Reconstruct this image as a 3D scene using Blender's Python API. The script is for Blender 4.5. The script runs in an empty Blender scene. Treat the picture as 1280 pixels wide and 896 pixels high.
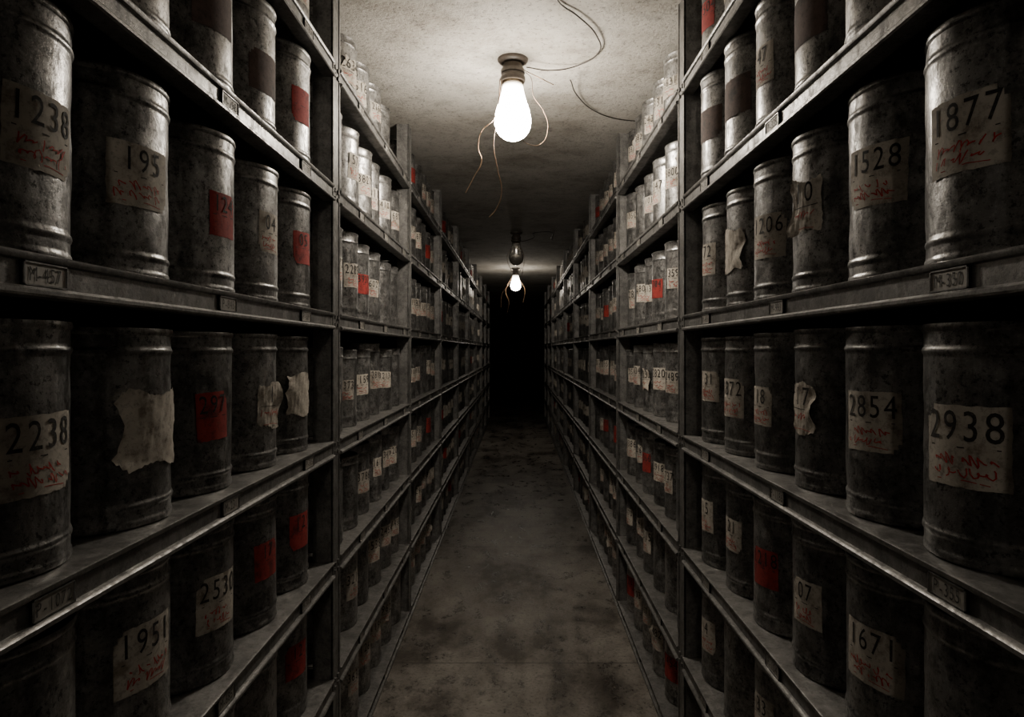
import bpy, math, random
from mathutils import Vector, noise as mnoise
random.seed(11)
R = random.random
def U(a, b): return a + (b - a) * R()
EYE = 1.51; CEIL = 2.77; F = 835.0
XL, XR = 0.61, 0.59

# ------------------------------------------------------------------ materials
def new_mat(name):
    m = bpy.data.materials.new(name); m.use_nodes = True
    nt = m.node_tree; b = nt.nodes["Principled BSDF"]
    return m, nt, b
def N(nt, t, **kw):
    n = nt.nodes.new(t)
    for k, v in kw.items():
        if k in n.inputs.keys(): n.inputs[k].default_value = v
        else: setattr(n, k, v)
    return n
def ramp(nt, src, stops):
    r = nt.nodes.new("ShaderNodeValToRGB"); e = r.color_ramp.elements
    while len(e) < len(stops): e.new(0.5)
    for i, (p, c) in enumerate(stops):
        e[i].position = p
        e[i].color = (c[0], c[1], c[2], 1) if isinstance(c, tuple) else (c, c, c, 1)
    nt.links.new(src, r.inputs[0]); return r
def coords(nt, rnd=True, scale=(1, 1, 1)):
    tc = nt.nodes.new("ShaderNodeTexCoord")
    mp = nt.nodes.new("ShaderNodeMapping"); mp.inputs["Scale"].default_value = scale
    if rnd:
        oi = nt.nodes.new("ShaderNodeObjectInfo")
        mul = N(nt, "ShaderNodeVectorMath", operation='SCALE'); mul.inputs[0].default_value = (37, 51, 23)
        nt.links.new(oi.outputs["Random"], mul.inputs["Scale"])
        ad = N(nt, "ShaderNodeVectorMath", operation='ADD')
        nt.links.new(tc.outputs["Object"], ad.inputs[0]); nt.links.new(mul.outputs[0], ad.inputs[1])
        nt.links.new(ad.outputs[0], mp.inputs[0])
    else:
        nt.links.new(tc.outputs["Object"], mp.inputs[0])
    return mp.outputs[0]
def noise(nt, co, scale, detail=4, rough=0.6):
    n = N(nt, "ShaderNodeTexNoise"); n.inputs["Scale"].default_value = scale
    n.inputs["Detail"].default_value = detail; n.inputs["Roughness"].default_value = rough
    nt.links.new(co, n.inputs["Vector"]); return n.outputs["Fac"]
def mix(nt, a, b, fac, mode='MULTIPLY'):
    m = nt.nodes.new("ShaderNodeMix"); m.data_type = 'RGBA'; m.blend_type = mode
    if isinstance(fac, float): m.inputs[0].default_value = fac
    else: nt.links.new(fac, m.inputs[0])
    for s, i in ((a, 6), (b, 7)):
        if isinstance(s, tuple): m.inputs[i].default_value = (*s, 1)
        else: nt.links.new(s, m.inputs[i])
    return m.outputs[2]
def bump(nt, b, h, strength, dist=0.002):
    bp = nt.nodes.new("ShaderNodeBump"); bp.inputs["Strength"].default_value = strength
    bp.inputs["Distance"].default_value = dist
    nt.links.new(h, bp.inputs["Height"]); nt.links.new(bp.outputs[0], b.inputs["Normal"])

def steel_mat(name, lo, hi, metallic, r0, r1, isl=True, pit=0.75):
    m, nt, b = new_mat(name)
    co = coords(nt); cs = coords(nt, scale=(1, 1, 0.45))
    n1 = noise(nt, co, 16, 5, 0.8); n2 = noise(nt, co, 100, 3, 0.8); n3 = noise(nt, cs, 34, 5, 0.75)
    base = ramp(nt, n1, [(0.40, lo), (0.60, hi)]).outputs[0]
    sp = ramp(nt, n2, [(0.38, 0.15), (0.44, 1.0), (0.60, 1.0), (0.68, 1.6)]).outputs[0]
    dr = ramp(nt, n3, [(0.37, (0.42, 0.40, 0.38)), (0.47, 1.0)]).outputs[0]
    c = mix(nt, base, sp, pit); c = mix(nt, c, dr, pit)
    if isl:
        g = nt.nodes.new("ShaderNodeNewGeometry")
        v = ramp(nt, g.outputs["Random Per Island"], [(0, 0.8), (1, 1.2)]).outputs[0]
        c = mix(nt, c, v, 1.0)
    nt.links.new(c, b.inputs["Base Color"])
    nt.links.new(ramp(nt, n3, [(0.38, metallic * 0.5), (0.48, metallic)]).outputs[0], b.inputs["Metallic"])
    rr = ramp(nt, n3, [(0.37, r1), (0.53, r0)]).outputs[0]
    nt.links.new(rr, b.inputs["Roughness"])
    bump(nt, b, n2, 0.5, 0.0012)
    return m
M_CAN = steel_mat("galvanised_steel", (0.15, 0.148, 0.143), (0.41, 0.405, 0.395), 0.82, 0.30, 0.58, True, 0.8)
M_SHELF = steel_mat("worn_shelf_steel", (0.115, 0.112, 0.107), (0.23, 0.224, 0.214), 0.45, 0.36, 0.6, False, 0.45)
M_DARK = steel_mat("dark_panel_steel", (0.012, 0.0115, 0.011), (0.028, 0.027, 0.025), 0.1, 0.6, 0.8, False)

def paper_mat(name, a, b_, stain):
    m, nt, b = new_mat(name)
    co = coords(nt)
    n1 = noise(nt, co, 22, 5, 0.7); n2 = noise(nt, co, 110, 3, 0.7)
    c = ramp(nt, n1, [(0.34, stain), (0.47, a), (0.68, b_)]).outputs[0]
    c = mix(nt, c, ramp(nt, n2, [(0.38, 0.5), (0.46, 1.0)]).outputs[0], 0.6)
    g = nt.nodes.new("ShaderNodeNewGeometry")
    c = mix(nt, c, ramp(nt, g.outputs["Random Per Island"], [(0, 0.7), (1, 1.1)]).outputs[0], 1.0)
    nt.links.new(c, b.inputs["Base Color"]); b.inputs["Roughness"].default_value = 0.85
    bump(nt, b, n1, 0.4, 0.0025)
    return m
M_PAPER = paper_mat("aged_paper", (0.49, 0.445, 0.38), (0.62, 0.57, 0.49), (0.24, 0.20, 0.155))
M_RED = paper_mat("red_paper", (0.33, 0.026, 0.020), (0.40, 0.042, 0.034), (0.12, 0.013, 0.011))
def flat_mat(name, col, rough=0.8, metal=0.0, wear=0.6):
    m, nt, b = new_mat(name)
    n = noise(nt, coords(nt), 60, 3, 0.6)
    c = mix(nt, col, ramp(nt, n, [(0.3, wear), (0.6, 1.0)]).outputs[0], 1.0)
    nt.links.new(c, b.inputs["Base Color"])
    b.inputs["Roughness"].default_value = rough; b.inputs["Metallic"].default_value = metal
    return m
def ink_mat(name, col, faded):
    m, nt, b = new_mat(name)
    n = noise(nt, coords(nt), 110, 3, 0.7)
    nt.links.new(ramp(nt, n, [(0.55, col), (0.72, faded)]).outputs[0], b.inputs["Base Color"])
    b.inputs["Roughness"].default_value = 0.85
    return m
M_INK = ink_mat("black_ink", (0.018, 0.016, 0.015), (0.09, 0.08, 0.068))
M_RINK = ink_mat("red_ink", (0.42, 0.018, 0.013), (0.38, 0.10, 0.08))
M_TAG = flat_mat("tag_plate", (0.34, 0.32, 0.285), 0.6, 0.1, 0.75)
M_WIRE = flat_mat("wire_insulation", (0.03, 0.024, 0.02), 0.6)
M_COPPER = flat_mat("bare_copper_wire", (0.22, 0.14, 0.085), 0.4, 0.8)
M_SOCK = flat_mat("bakelite_socket", (0.085, 0.068, 0.054), 0.45)
M_BRASS = flat_mat("brass_collar", (0.22, 0.17, 0.11), 0.4, 0.9)

def ceiling_mat():
    m, nt, b = new_mat("stained_plaster")
    co = coords(nt, False)
    n1 = noise(nt, co, 1.9, 6, 0.7); n2 = noise(nt, co, 60, 4, 0.75); n3 = noise(nt, co, 9, 6, 0.75)
    c = ramp(nt, n1, [(0.34, (0.30, 0.275, 0.235)), (0.56, (0.49, 0.468, 0.425))]).outputs[0]
    c = mix(nt, c, ramp(nt, n2, [(0.36, 0.3), (0.43, 1.0)]).outputs[0], 0.75)
    c = mix(nt, c, ramp(nt, n3, [(0.36, 0.65), (0.5, 1.0)]).outputs[0], 0.75)
    nt.links.new(c, b.inputs["Base Color"]); b.inputs["Roughness"].default_value = 0.9
    bump(nt, b, n2, 0.7, 0.008)
    return m
M_CEIL = ceiling_mat()
def floor_mat():
    m, nt, b = new_mat("stained_concrete")
    co = coords(nt, False); cl = coords(nt, False, (1, 0.6, 1))
    n1 = noise(nt, cl, 2.1, 6, 0.7); n2 = noise(nt, co, 60, 4, 0.75); n3 = noise(nt, cl, 8, 6, 0.75)
    c = ramp(nt, n1, [(0.40, (0.085, 0.073, 0.060)), (0.49, (0.21, 0.19, 0.165)), (0.60, (0.32, 0.295, 0.26))]).outputs[0]
    c = mix(nt, c, ramp(nt, n3, [(0.40, 0.35), (0.51, 1.0)]).outputs[0], 0.7)
    c = mix(nt, c, ramp(nt, n2, [(0.38, 0.3), (0.46, 1.0)]).outputs[0], 0.75)
    sx = nt.nodes.new("ShaderNodeSeparateXYZ"); nt.links.new(co, sx.inputs[0])
    a = N(nt, "ShaderNodeMath", operation='ADD'); nt.links.new(sx.outputs[1], a.inputs[0]); a.inputs[1].default_value = 95 - 3.22
    md = N(nt, "ShaderNodeMath", operation='PINGPONG'); nt.links.new(a.outputs[0], md.inputs[0]); md.inputs[1].default_value = 0.95
    j = ramp(nt, md.outputs[0], [(0.003, 0.5), (0.008, 1.0)]).outputs[0]
    c = mix(nt, c, j, 1.0)
    nt.links.new(c, b.inputs["Base Color"])
    rr = ramp(nt, n3, [(0.40, 0.26), (0.58, 0.46)]).outputs[0]
    nt.links.new(rr, b.inputs["Roughness"])
    hm = mix(nt, ramp(nt, n2, [(0.2, 0.0), (0.8, 1.0)]).outputs[0], j, 1.0)
    bump(nt, b, hm, 0.45, 0.004)
    return m
M_FLOOR = floor_mat()
def wall_mat(name, lo, hi):
    m, nt, b = new_mat(name)
    n = noise(nt, coords(nt, False), 3, 5, 0.65)
    nt.links.new(ramp(nt, n, [(0.3, lo), (0.65, hi)]).outputs[0], b.inputs["Base Color"])
    b.inputs["Roughness"].default_value = 0.9; bump(nt, b, n, 0.4, 0.01); return m
M_WALL = wall_mat("dark_concrete_wall", (0.02, 0.018, 0.015), (0.05, 0.045, 0.038))

def bulb_mat(name, strength):
    m, nt, b = new_mat(name)
    b.inputs["Base Color"].default_value = (0.8, 0.76, 0.68, 1); b.inputs["Roughness"].default_value = 0.3
    tc = nt.nodes.new("ShaderNodeTexCoord"); s = nt.nodes.new("ShaderNodeSeparateXYZ")
    nt.links.new(tc.outputs["Object"], s.inputs[0])
    mr = nt.nodes.new("ShaderNodeMapRange"); nt.links.new(s.outputs[2], mr.inputs[0])
    mr.inputs[1].default_value = -0.16; mr.inputs[2].default_value = -0.01   # neck is dimmer
    mr.inputs[3].default_value = strength; mr.inputs[4].default_value = strength * 0.01
    nt.links.new(mr.outputs[0], b.inputs["Emission Strength"])
    b.inputs["Emission Color"].default_value = (1.0, 0.90, 0.765, 1)
    return m
M_BULB = bulb_mat("glowing_bulb_glass", 190.0)
M_BULB_FAR = bulb_mat("glowing_bulb_glass_dim", 55.0)
M_BULB_FILL = bulb_mat("fill_bulb_glass", 95.0)  # glow of the added fill lamp, out of view
mg, nt, b = new_mat("clear_bulb_glass")
b.inputs["Base Color"].default_value = (0.6, 0.58, 0.54, 1)
b.inputs["Transmission Weight"].default_value = 0.85; b.inputs["IOR"].default_value = 1.2
nt.links.new(ramp(nt, noise(nt, coords(nt), 30), [(0.3, 0.1), (0.7, 0.3)]).outputs[0], b.inputs["Roughness"])
M_GLASS_OFF = mg

# ------------------------------------------------------------------ mesh builder
class MB:
    def __init__(s): s.v = []; s.f = []; s.m = []; s.sm = []
    def face(s, idx, mat=0, smooth=False): s.f.append(tuple(idx)); s.m.append(mat); s.sm.append(smooth)
    def box(s, x0, x1, y0, y1, z0, z1, mat=0):
        if x0 > x1: x0, x1 = x1, x0
        i = len(s.v)
        s.v += [(x0,y0,z0),(x1,y0,z0),(x1,y1,z0),(x0,y1,z0),(x0,y0,z1),(x1,y0,z1),(x1,y1,z1),(x0,y1,z1)]
        for q in ((0,3,2,1),(4,5,6,7),(0,1,5,4),(1,2,6,5),(2,3,7,6),(3,0,4,7)):
            s.face([i + k for k in q], mat)
    def extrude_y(s, prof, y0, y1, mat=0):     # prof: list of (x,z)
        i = len(s.v); n = len(prof)
        s.v += [(x, y0, z) for x, z in prof] + [(x, y1, z) for x, z in prof]
        for k in range(n):
            a, c = k, (k + 1) % n
            s.face((i+a, i+c, i+n+c, i+n+a), mat)
        s.face([i + k for k in range(n)][::-1], mat); s.face([i + n + k for k in range(n)], mat)
    def lathe(s, cx, cy, cz, prof, seg, mat=0, a0=0.0, dent=0.0):
        i = len(s.v); sd = R() * 90
        for r, z in prof:
            for k in range(seg):
                a = a0 + 2 * math.pi * k / seg
                rr = r
                if dent:
                    q = mnoise.noise(Vector((math.cos(a) * 1.7 + sd, math.sin(a) * 1.7, z * 13)))
                    q2 = mnoise.noise(Vector((math.cos(a) * 4 + sd, math.sin(a) * 4 + 7, z * 34)))
                    rr -= dent * (max(0, q) * 1.6 + max(0, q2) * 0.7)
                s.v.append((cx + rr * math.cos(a), cy + rr * math.sin(a), cz + z))
        for j in range(len(prof) - 1):
            for k in range(seg):
                k2 = (k + 1) % seg
                s.face((i+j*seg+k, i+j*seg+k2, i+(j+1)*seg+k2, i+(j+1)*seg+k), mat, True)
        s.face([i + k for k in range(seg)][::-1], mat)
        t = i + (len(prof) - 1) * seg
        s.face([t + k for k in range(seg)], mat)
    def make(s, name, mats, loc=(0, 0, 0), parent=None, sharp=40):
        me = bpy.data.meshes.new(name); me.from_pydata(s.v, [], s.f)
        for m in mats: me.materials.append(m)
        me.polygons.foreach_set("material_index", s.m)
        me.polygons.foreach_set("use_smooth", s.sm)
        me.update()
        try: me.set_sharp_from_angle(angle=math.radians(sharp))
        except Exception: pass
        o = bpy.data.objects.new(name, me); o.location = loc
        bpy.context.collection.objects.link(o)
        if parent: o.parent = parent
        return o

# glyphs
GL = {}
def build_glyphs():
    for ch in "0123456789PM-H":
        cu = bpy.data.curves.new("g", 'FONT'); cu.body = ch; cu.resolution_u = 3
        ob = bpy.data.objects.new("g", cu); bpy.context.collection.objects.link(ob)
        dg = bpy.context.evaluated_depsgraph_get(); dg.update()
        me = bpy.data.meshes.new_from_object(ob.evaluated_get(dg))
        vs = [(v.co.x, v.co.y) for v in me.vertices]; fs = [tuple(p.vertices) for p in me.polygons]
        GL[ch] = (vs, fs)
        bpy.data.objects.remove(ob); bpy.data.meshes.remove(me); bpy.data.curves.remove(cu)
    H = max(y for x, y in GL['8'][0]) or 0.7
    for ch in GL:
        vs, fs = GL[ch]
        if not vs: continue
        x0 = min(x for x, y in vs); x1 = max(x for x, y in vs)
        GL[ch] = ([((x - (x0 + x1) / 2) / H, y / H) for x, y in vs], fs)
build_glyphs()
def put_text(B, txt, h, adv, u0, v0, fn, mat):
    for k, ch in enumerate(txt):
        vs, fs = GL[ch]
        if not vs: continue
        i = len(B.v); uo = u0 + adv * k
        B.v += [fn(uo + x * h * 0.80, v0 + y * h) for x, y in vs]
        for f in fs: B.face([i + q for q in f], mat)
def ribbon(B, pts, w, fn, mat):
    i = len(B.v); n = len(pts)
    for k, (x, y) in enumerate(pts):
        a = pts[max(0, k - 1)]; c = pts[min(n - 1, k + 1)]
        dx, dy = c[0] - a[0], c[1] - a[1]; L = math.hypot(dx, dy) or 1
        nx, ny = -dy / L * w / 2, dx / L * w / 2
        B.v += [fn(x + nx, y + ny), fn(x - nx, y - ny)]
    for k in range(n - 1): B.face((i+2*k, i+2*k+1, i+2*k+3, i+2*k+2), mat)

def can_profile(r, h, hi=True):
    q = 0.988; t = h * 0.865
    if hi:
        body = [(r*q, 0.047 + (t - 0.004 - 0.047) * k / 14) for k in range(1, 14)]
        p = [(r*0.96, 0.0), (r*0.995, 0.002), (r*1.004, 0.007), (r*0.998, 0.012), (r*q, 0.014), (r*q, 0.017),
             (r*q, 0.028), (r*q, 0.031), (r*1.0, 0.033), (r*1.008, 0.037), (r*1.0, 0.041), (r*q, 0.043), (r*q, 0.047)] + body + [
             (r*q, t-0.004), (r*q, t), (r*1.0, t+0.002), (r*1.010, t+0.006), (r*1.0, t+0.010), (r*(q+.002), t+0.012), (r*(q+.002), t+0.016),
             (r*(q+.002), h-0.016), (r*(q+.002), h-0.012), (r*1.004, h-0.010), (r*1.014, h-0.005), (r*1.004, h), (r*0.97, h), (r*0.955, h-0.009), (r*0.1, h-0.009)]
    else:
        p = [(r*0.97, 0), (r*1.0, 0.007), (r*q, 0.014), (r*q, 0.031), (r*1.006, 0.037), (r*q, 0.043), (r*q, 0.05),
             (r*q, t-0.004), (r*q, t), (r*1.008, t+0.006), (r*q, t+0.012), (r*q, h-0.012), (r*1.012, h-0.004), (r*0.97, h), (r*0.95, h-0.008)]
    return p

def add_can(B, cx, cy, z0, r, h, side, kind, num, th, lw, lh, detail):
    """side -1 = left run (faces +x); +1 = right run (faces -x)"""
    seg = (72, 36, 22)[detail]
    B.lathe(cx, cy, z0, can_profile(r, h, detail < 1), seg, 0, R(), 0.0022 if detail == 0 else 0.0)
    if kind is None: return
    sx = -side; rr = r * 0.988
    zc = z0 + h * U(0.46, 0.54)
    tilt = U(-0.04, 0.04)
    def fn(off):
        def f(u, v, o=off):
            u2 = u - v * tilt; v2 = v + u * tilt
            t = th + (u2 / rr) * side            # left: text runs away from the camera
            return (cx + (rr + o) * math.cos(t) * sx, cy - (rr + o) * math.sin(t), zc + v2)
        return f
    f0 = fn(0.0010)
    mat = 2 if kind == 'red' else 1
    if kind == 'faded': mat = 5
    torn = kind == 'torn'
    nu, nv = ((16, 12), (8, 4), (4, 2))[detail]
    if torn and detail == 0: nu, nv = 22, 16
    i = len(B.v)
    px, py = U(0, 6), U(0, 6); curl_side = 1 if R() < 0.5 else -1
    for a in range(nu + 1):
        for c in range(nv + 1):
            s, t = a / nu * 2 - 1, c / nv * 2 - 1
            u, v = s * lw / 2, t * lh / 2
            o = 0.0010
            j = 0.0018
            if torn:
                j = 0.004
                d = max(0, curl_side * s * 0.75 + 0.25 * math.sin(px + 3 * t))
                o += 0.016 * d ** 2.5 + 0.0012 * (1 + math.sin(7 * s + px) * math.cos(6 * t + py)) \
                    + 0.0012 * (1 + math.sin(15 * s + 9 * t + py) * math.sin(11 * t - 8 * s + px))
                if curl_side * s > 0: u *= 1 - 0.22 * abs(math.sin(2.5 * t + py))
                v *= 1 + 0.10 * math.sin(3 * s + px)
            if a in (0, nu): u -= math.copysign(U(0, j), u)
            if c in (0, nv): v -= math.copysign(U(0, j), v)
            B.v.append(f0(u, v, o))
    cc = random.choice([(0, 0), (nu-1, 0), (0, nv-1), (nu-1, nv-1)])
    for a in range(nu):
        for c in range(nv):
            if torn and (a in (0, nu-1)) and (c in (0, nv-1)) and R() < 0.6: continue
            if detail == 0 and abs(a - cc[0]) + abs(c - cc[1]) <= 1: continue   # one corner worn away
            k = i + a * (nv + 1) + c
            B.face((k, k + nv + 1, k + nv + 2, k + 1), mat, True)
    if detail == 2:
        if not torn: ribbon(B, [(-lw*0.35, lh*0.12), (lw*0.35, lh*0.12)], lh*0.2, fn(0.003), 3)
        return
    f1 = fn(0.0020)
    if kind == 'faded' or (torn and not num): return
    hh = lh * 0.36; adv = hh * 0.70; n = len(num)
    if torn: f1 = fn(0.0065)
    put_text(B, num, hh, adv, -adv * (n - 1) / 2, lh * 0.07, f1, 3)
    ribbon(B, [(-lw*0.40, -lh*0.01), (0, -lh*0.012), (lw*0.40, -lh*0.008)], 0.0016, f1, 3)
    # red handwriting
    if kind != 'red' and detail < 2:
        for ln in range(2 if not torn else 1):
            base = -lh * (0.16 + 0.15 * ln); x = -lw * U(0.28, 0.42); pts = []
            end = lw * U(0.2, 0.42); ph = U(0, 6)
            step = 0.0017 if detail == 0 else 0.004
            k = 0
            while x < end:
                amp = lh * (0.045 + 0.035 * math.sin(ph + x * 170))
                pts.append((x + 0.0034 * math.cos(k * 1.1), base + amp * math.sin(k * 1.1 + ph)))
                x += step; k += 1
                if R() < 0.07 and len(pts) > 3:
                    ribbon(B, pts, 0.0019, f1, 4); pts = []; x += 0.006
            if len(pts) > 2: ribbon(B, pts, 0.0019, f1, 4)
        ribbon(B, [(-lw*0.3, -lh*0.42), (lw*0.05, -lh*0.40), (lw*0.3, -lh*0.43)], 0.0012, f1, 4)

M_FADED = paper_mat("rust_stained_paper", (0.11, 0.072, 0.060), (0.15, 0.10, 0.082), (0.05, 0.037, 0.031))
CANM = [M_CAN, M_PAPER, M_RED, M_INK, M_RINK, M_FADED]
LEVELS = [0.955, 0.545, 0.122, -0.302, -0.700, -1.085, -1.462]   # relative to eye
LZ = [EYE + l for l in LEVELS]

# near-bay labels as read off the shelves (nearest first)
NEAR_L = {1: [('faded', ''), (None, ''), ('faded', ''), ('faded', ''), ('red', '')],
          2: [('paper', '1238'), ('paper', '195'), ('red', '124'), ('paper', '04'), ('red', '05')],
          3: [('paper', '2238'), ('torn', ''), ('red', '297'), ('torn', '1'), ('torn', '')],
          4: [(None, ''), ('paper', '1951'), ('paper', '2530'), ('red', '17'), ('red', '12')],
          5: [('paper', '1402'), ('paper', '1951'), (None, ''), (None, '22'), ('red', '12')]}
NEAR_R = {1: [('paper', '1204'), (None, ''), ('faded', ''), ('paper', '47'), ('faded', ''), ('faded', '')],
          2: [('paper', '1877'), ('paper', '1528'), ('torn', '10'), ('paper', '1206'), ('torn', ''), ('paper', '72')],
          3: [('paper', '2938'), ('paper', '2854'), ('torn', '17'), ('paper', '18'), ('paper', '1872'), ('paper', '31')],
          4: [(None, ''), ('paper', '1671'), ('paper', '07'), ('red', '1218'), ('paper', '21'), ('paper', '15')],
          5: [('paper', '1028'), (None, ''), ('red', '90'), ('paper', '33'), (None, ''), ('paper', '4')]}
YL = [0.64, 0.912, 1.184, 1.458, 1.732, 2.008]
YR = [0.722, 0.970, 1.218, 1.464, 1.710, 1.957, 2.205]
BAY = 1.53
PL = [2.20 + BAY * k for k in range(-1, 9)]; PL = [PL[0] - 1.53, PL[0]] + PL[1:]
PR = [2.36 + BAY * k for k in range(-1, 9)]; PR[0] = 0.50; PR = [PR[0] - 1.53] + PR

def rand_kind():
    x = R()
    if x < 0.16: return None
    if x < 0.26: return 'red'
    if x < 0.34: return 'torn'
    return 'paper'
def rnum(): return str(random.randint(1000, 3999))

def near_cans(ys, near, side, W, r0):
    for li, lz in enumerate(LZ):
        for ci, y in enumerate(ys):
            r = r0 * U(0.98, 1.0)
            h = U(0.338, 0.352)
            if li == 0: h = U(0.262, 0.275)
            if li in (4, 5): h = U(0.314, 0.328)
            if li == 3: h = U(0.338, 0.346)
            cx = side * (W + 0.020 + r0 + U(-0.003, 0.006))
            if ci >= 1 and li in near: kind, num = near[li][ci - 1]
            else: kind, num = rand_kind(), rnum()
            lw, lh = U(0.116, 0.128), U(0.104, 0.116)
            if kind in ('red',) or (num and len(num) <= 2): lw *= 0.75; lh *= 0.90
            if kind == 'torn': lw *= 1.05; lh *= 1.15
            th = math.radians(U(8, 20))
            if side < 0 and ci == 1: th = math.radians(6)
            if side < 0 and li == 3 and ci == 2: th = math.radians(10); lw *= 1.2
            if side > 0 and ci in (1, 2): th = math.radians(20)
            B = MB()
            add_can(B, 0, 0, 0, r, h, side, kind, num, th, lw, lh, 0)
            B.make("metal_canister", CANM, (cx, y, lz + 0.0008))
near_cans(YL, NEAR_L, -1, XL, 0.133)
near_cans(YR, NEAR_R, 1, XR, 0.1215)

def far_cans(posts, side, W, name):
    B = MB()
    for bi in list(range(0, 1)) + list(range(2, len(posts) - 1)):
        y0, y1 = posts[bi] + 0.09, posts[bi + 1]
        det = 1 if bi in (2, 3) else 2
        n = 6
        for li, lz in enumerate(LZ):
            sp = (y1 - y0) / n
            for k in range(n):
                if R() < 0.015: continue
                r = sp / 2 * U(0.92, 0.975)
                h = U(0.30, 0.338)
                if li == 0: h = U(0.25, 0.27)
                if li in (4, 5): h = U(0.28, 0.322)
                kind = rand_kind(); num = rnum()
                lw, lh = U(0.08, 0.11), U(0.08, 0.11)
                add_can(B, side * (W + 0.022 + sp / 2 + U(-0.004, 0.008)), y0 + sp * (k + 0.5), lz + 0.0008,
                        r, h, side, kind, num, math.radians(U(10, 40)), lw, lh, det)
    return B.make(name, CANM)
far_cans(PL, -1, XL, "shelved_canisters")
far_cans(PR, 1, XR, "shelved_canisters")

# ------------------------------------------------------------------ shelving
def shelving(posts, side, W):
    B = MB(); D = 0.34
    X = lambda d: side * (W + d)      # d = depth into the rack
    end = posts[-1] + 0.09
    for p in posts:
        B.box(X(0.0), X(0.004), p, p + 0.085, 0.0, CEIL)
        B.box(X(0.0), X(0.065), p, p + 0.004, 0.0, CEIL)
        B.box(X(0.0), X(0.065), p + 0.081, p + 0.085, 0.0, CEIL)
        B.box(X(-0.003), X(0.0), p, p + 0.010, 0.0, CEIL)
        B.box(X(-0.003), X(0.0), p + 0.075, p + 0.085, 0.0, CEIL)
        B.box(X(D - 0.05), X(D), p, p + 0.004, 0.0, CEIL); B.box(X(D - 0.004), X(D), p, p + 0.085, 0.0, CEIL)
        B.box(X(D - 0.05), X(D), p + 0.081, p + 0.085, 0.0, CEIL)
        B.box(X(-0.008), X(0.075), p - 0.006, p + 0.091, 0.0, 0.006)
        for lz in LZ[:]:
            if p < 6:
                for zz in (lz - 0.014, lz - 0.040):
                    for yy in (p + 0.025, p + 0.06):
                        B.box(X(-0.006), X(0.0), yy - 0.006, yy + 0.006, zz - 0.006, zz + 0.006)
            B.box(X(0.06), X(D - 0.04), p + 0.002, p + 0.006, lz - 0.045, lz - 0.004)
            B.box(X(0.06), X(D - 0.04), p + 0.079, p + 0.083, lz - 0.045, lz - 0.004)
    for a, c in zip(posts[:-1], posts[1:]):
        y0, y1 = a + 0.085, c
        for lz in LZ:
            B.extrude_y([(X(D), lz), (X(D), lz - 0.006), (X(0.012), lz - 0.006), (X(0.012), lz - 0.048),
                         (X(0.03), lz - 0.048), (X(0.03), lz - 0.055), (X(-0.008), lz - 0.055), (X(-0.011), lz - 0.052),
                         (X(-0.011), lz - 0.047), (X(-0.007), lz - 0.043), (X(0.0), lz - 0.042), (X(0.0), lz - 0.012),
                         (X(-0.006), lz - 0.010), (X(-0.008), lz - 0.006), (X(-0.008), lz - 0.002), (X(-0.004), lz)], y0, y1)
    B.extrude_y([(X(-0.012), 0.0), (X(-0.012), 0.012), (X(0.0), 0.016), (X(0.012), 0.016), (X(0.012), 0.0)], posts[0], end)
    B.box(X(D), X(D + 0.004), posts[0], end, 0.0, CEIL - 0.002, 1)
    # tag holders
    for bi, (a, c) in enumerate(zip(posts[:-1], posts[1:])):
        if a > 9: break
        for lz in LZ:
            if bi == 1:
                ys = [0.868, 1.40, 1.93] if side < 0 else [0.905, 1.52, 2.10]
            else: ys = [a + 0.085 + (c - a) * q for q in (0.2, 0.52, 0.84)]
            for y in ys:
                y += U(-0.02, 0.02); w, hh = 0.040, 0.0150; zc = lz - 0.0268
                B.box(X(-0.004), X(0.0), y - w, y + w, zc - hh, zc + hh, 2)
                B.box(X(-0.006), X(0.0), y - w, y + w, zc + hh - 0.002, zc + hh, 0)
                B.box(X(-0.006), X(0.0), y - w, y + w, zc - hh, zc - hh + 0.002, 0)
                B.box(X(-0.006), X(0.0), y - w, y - w + 0.002, zc - hh, zc + hh, 0)
                B.box(X(-0.006), X(0.0), y + w - 0.002, y + w, zc - hh, zc + hh, 0)
                if a < 4:
                    t = ("P-" if R() < 0.6 else "M-") + str(random.randint(100, 1199))
                    f = lambda u, v, y=y, zc=zc: (X(-0.0048), y - side * u, zc + v)
                    put_text(B, t, 0.018, 0.0116, -0.0116 * (len(t) - 1) / 2, -0.009, f, 3)
    return B.make("steel_shelving", [M_SHELF, M_DARK, M_TAG, M_INK])
shelving(PL, -1, XL); shelving(PR, 1, XR)

# ------------------------------------------------------------------ room
YB, YE = -4.2, 22.0; WX = 1.0
def slab(name, x0, x1, y0, y1, z0, z1, mat):
    B = MB(); B.box(x0, x1, y0, y1, z0, z1); return B.make(name, [mat])
slab("floor", -WX - .1, WX + .1, YB - .1, YE + .1, -0.1, 0.0, M_FLOOR)
slab("ceiling", -WX - .1, WX + .1, YB - .1, YE + .1, CEIL, CEIL + 0.1, M_CEIL)
slab("wall_left", -WX - .1, -WX, YB, YE, 0, CEIL, M_WALL)
slab("wall_right", WX, WX + .1, YB, YE, 0, CEIL, M_WALL)
slab("wall_back", -WX, WX, YE, YE + .1, 0, CEIL, M_WALL)
slab("wall_front", -WX, WX, YB - .1, YB, 0, CEIL, M_CEIL)

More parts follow.
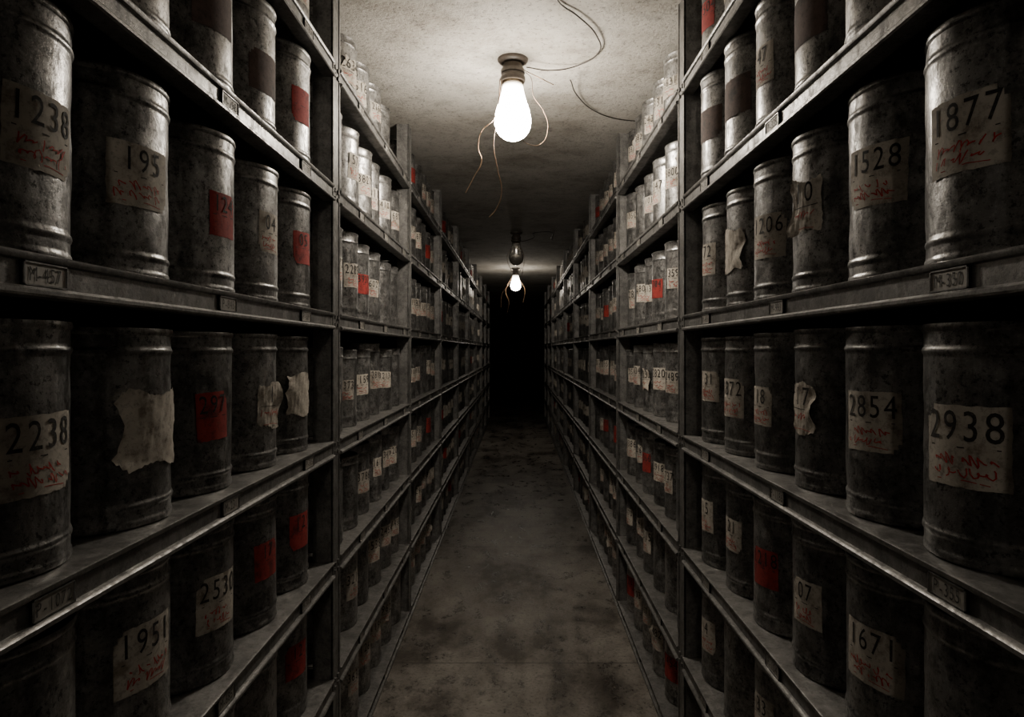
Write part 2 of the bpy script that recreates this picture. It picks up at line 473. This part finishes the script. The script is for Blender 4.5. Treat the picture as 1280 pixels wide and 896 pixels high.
# ------------------------------------------------------------------ lamps
def curve(name, pts, rad, mat, parent, origin):
    cu = bpy.data.curves.new(name, 'CURVE'); cu.dimensions = '3D'; cu.bevel_depth = rad; cu.bevel_resolution = 2
    sp = cu.splines.new('BEZIER'); sp.bezier_points.add(len(pts) - 1)
    for bp, p in zip(sp.bezier_points, pts):
        bp.co = Vector(p) - Vector(origin); bp.handle_left_type = bp.handle_right_type = 'AUTO'
    cu.materials.append(mat)
    o = bpy.data.objects.new(name, cu); bpy.context.collection.objects.link(o); o.parent = parent
    return o
def lamp(x, y, lit, wires):
    org = (x, y, CEIL)
    e = bpy.data.objects.new("bare_bulb_light", None); e.location = org; e.empty_display_size = 0.1
    bpy.context.collection.objects.link(e)
    B = MB(); B.lathe(0, 0, -0.022, [(0.040, 0.0), (0.052, 0.004), (0.062, 0.010), (0.066, 0.016), (0.066, 0.022)], 40)
    for a in (0.7, 3.84): B.lathe(0.048 * math.cos(a), 0.048 * math.sin(a), -0.024, [(0.003, 0), (0.005, 0.004), (0.005, 0.012)], 10)
    B.make("base_plate", [M_SOCK], parent=e)
    B = MB(); B.lathe(0, 0, -0.100, [(0.046, 0.0), (0.053, 0.002), (0.055, 0.010), (0.054, 0.020), (0.048, 0.026), (0.048, 0.034),
                                      (0.052, 0.038), (0.052, 0.052), (0.047, 0.058), (0.043, 0.068), (0.038, 0.080), (0.038, 0.082)], 40)
    B.make("socket", [M_SOCK], parent=e)
    B = MB()
    pr = [(0.042, 0.0), (0.047, 0.003), (0.042, 0.006), (0.047, 0.009), (0.042, 0.012), (0.047, 0.015), (0.042, 0.018)]
    B.lathe(0, 0, -0.116, pr, 32); B.make("screw_collar", [M_BRASS], parent=e)
    cz, rb = -0.170, 0.079
    prof = [(0.003, cz - rb)]
    for k in range(1, 15):
        a = math.radians(-90 + k * 6.2); prof.append((rb * math.cos(a), cz + rb * math.sin(a)))
    prof += [(0.0785, -0.155), (0.0765, -0.140), (0.0735, -0.125), (0.0695, -0.110), (0.0645, -0.095), (0.0595, -0.080),
             (0.0550, -0.065), (0.0510, -0.050), (0.0478, -0.035), (0.0455, -0.020), (0.0440, -0.006)]
    B = MB(); B.lathe(0, 0, 0, prof, 36)
    g = B.make("glass_bulb", [lit if lit else M_GLASS_OFF], parent=e, sharp=180); g.location = (0, 0, -0.104)
    for n, (pts, rad, mat) in enumerate(wires):
        curve("wire_%d" % (n + 1), pts, rad, mat, e, org)
    return e
def P(px, py, Y): return ((px - 647) / F * Y, Y, EYE + (437 - py) / F * Y)
def C(px, py, d=0.006):
    Y = (CEIL - d - EYE) * F / (437 - py); return ((px - 647) / F * Y, Y, CEIL - d)
Y1 = 2.90
w1 = [([P(658, 84, Y1), C(690, 88, .03), C(722, 82, .012), C(748, 66, .01), C(746, 45, .012), C(722, 20, .01), C(700, 4), C(690, -18)], 0.0028, M_WIRE),
      ([P(656, 88, Y1 - .03), P(674, 97, Y1 - .05), P(692, 106, Y1)], 0.0018, M_COPPER),
      ([C(713, 100, .05), C(722, 120, .015), C(742, 138, .01), C(768, 148, .008), C(800, 152, .006)], 0.0028, M_WIRE),
      ([P(657, 90, Y1 - .02), P(664, 98, Y1 - .05), P(667, 120, Y1 - .06), P(679, 138, Y1 - .06), P(685, 160, Y1 - .05), P(676, 180, Y1 - .04), P(660, 180, Y1 - .06), P(650, 172, Y1 - .08)], 0.0013, M_COPPER),
      ([P(627, 100, Y1 - .04), P(621, 150, Y1 - .08), P(617, 180, Y1 - .09), P(622, 212, Y1 - .09), P(627, 238, Y1 - .08), P(620, 262, Y1 - .08), P(611, 272, Y1 - .08)], 0.0022, M_COPPER),
      ([P(625, 98, Y1 - .02), P(618, 148, Y1 - .03), P(602, 164, Y1 - .02), P(598, 186, Y1), P(602, 200, Y1), P(592, 222, Y1), P(582, 241, Y1)], 0.0018, M_COPPER)]
lamp((641 - 647) / F * Y1, Y1, M_BULB, w1)
Y2 = 7.2
w2 = [([P(646, 300, Y2), C(660, 300, .03), C(675, 290, .02), C(690, 300)], 0.004, M_WIRE),
      ([P(642, 305, Y2), P(634, 322, Y2), P(640, 340, Y2)], 0.002, M_COPPER),
      ([P(649, 305, Y2), P(655, 320, Y2), P(652, 345, Y2)], 0.002, M_COPPER)]
lamp(-0.015, Y2, None, w2)
Y3 = 10.3
w3 = [([P(648, 342, Y3), P(658, 330, Y3), P(672, 334, Y3), P(686, 332, Y3)], 0.0035, M_WIRE),
      ([P(640, 345, Y3), P(634, 358, Y3), P(628, 366, Y3), P(626, 384, Y3)], 0.0026, M_COPPER),
      ([P(640, 345, Y3), P(632, 365, Y3), P(636, 376, Y3), P(634, 392, Y3)], 0.0026, M_COPPER),
      ([P(650, 350, Y3), P(656, 362, Y3), P(654, 378, Y3)], 0.0022, M_COPPER)]
lamp(-0.03, Y3, M_BULB_FAR, w3)
# added fill lamp behind the viewer, put there to light the near shelves
w4 = [([(0.04, -2.3, CEIL - .03), (0.12, -2.25, CEIL - .02), (0.2, -2.4, CEIL - .01)], 0.0028, M_WIRE)]
lamp(0.0, -2.3, M_BULB_FILL, w4)

# ------------------------------------------------------------------ world, camera
w = bpy.data.worlds.new("world"); bpy.context.scene.world = w; w.use_nodes = True
w.node_tree.nodes["Background"].inputs[0].default_value = (0.01, 0.009, 0.008, 1)
cam = bpy.data.cameras.new("camera"); co = bpy.data.objects.new("camera", cam)
bpy.context.collection.objects.link(co); bpy.context.scene.camera = co
co.location = (0, 0, EYE); co.rotation_euler = (math.radians(90), 0, 0)
cam.sensor_width = 36; cam.lens = F / 1280 * 36; cam.shift_x = -7 / 1280; cam.shift_y = -11 / 1280
cam.clip_start = 0.02; cam.clip_end = 100
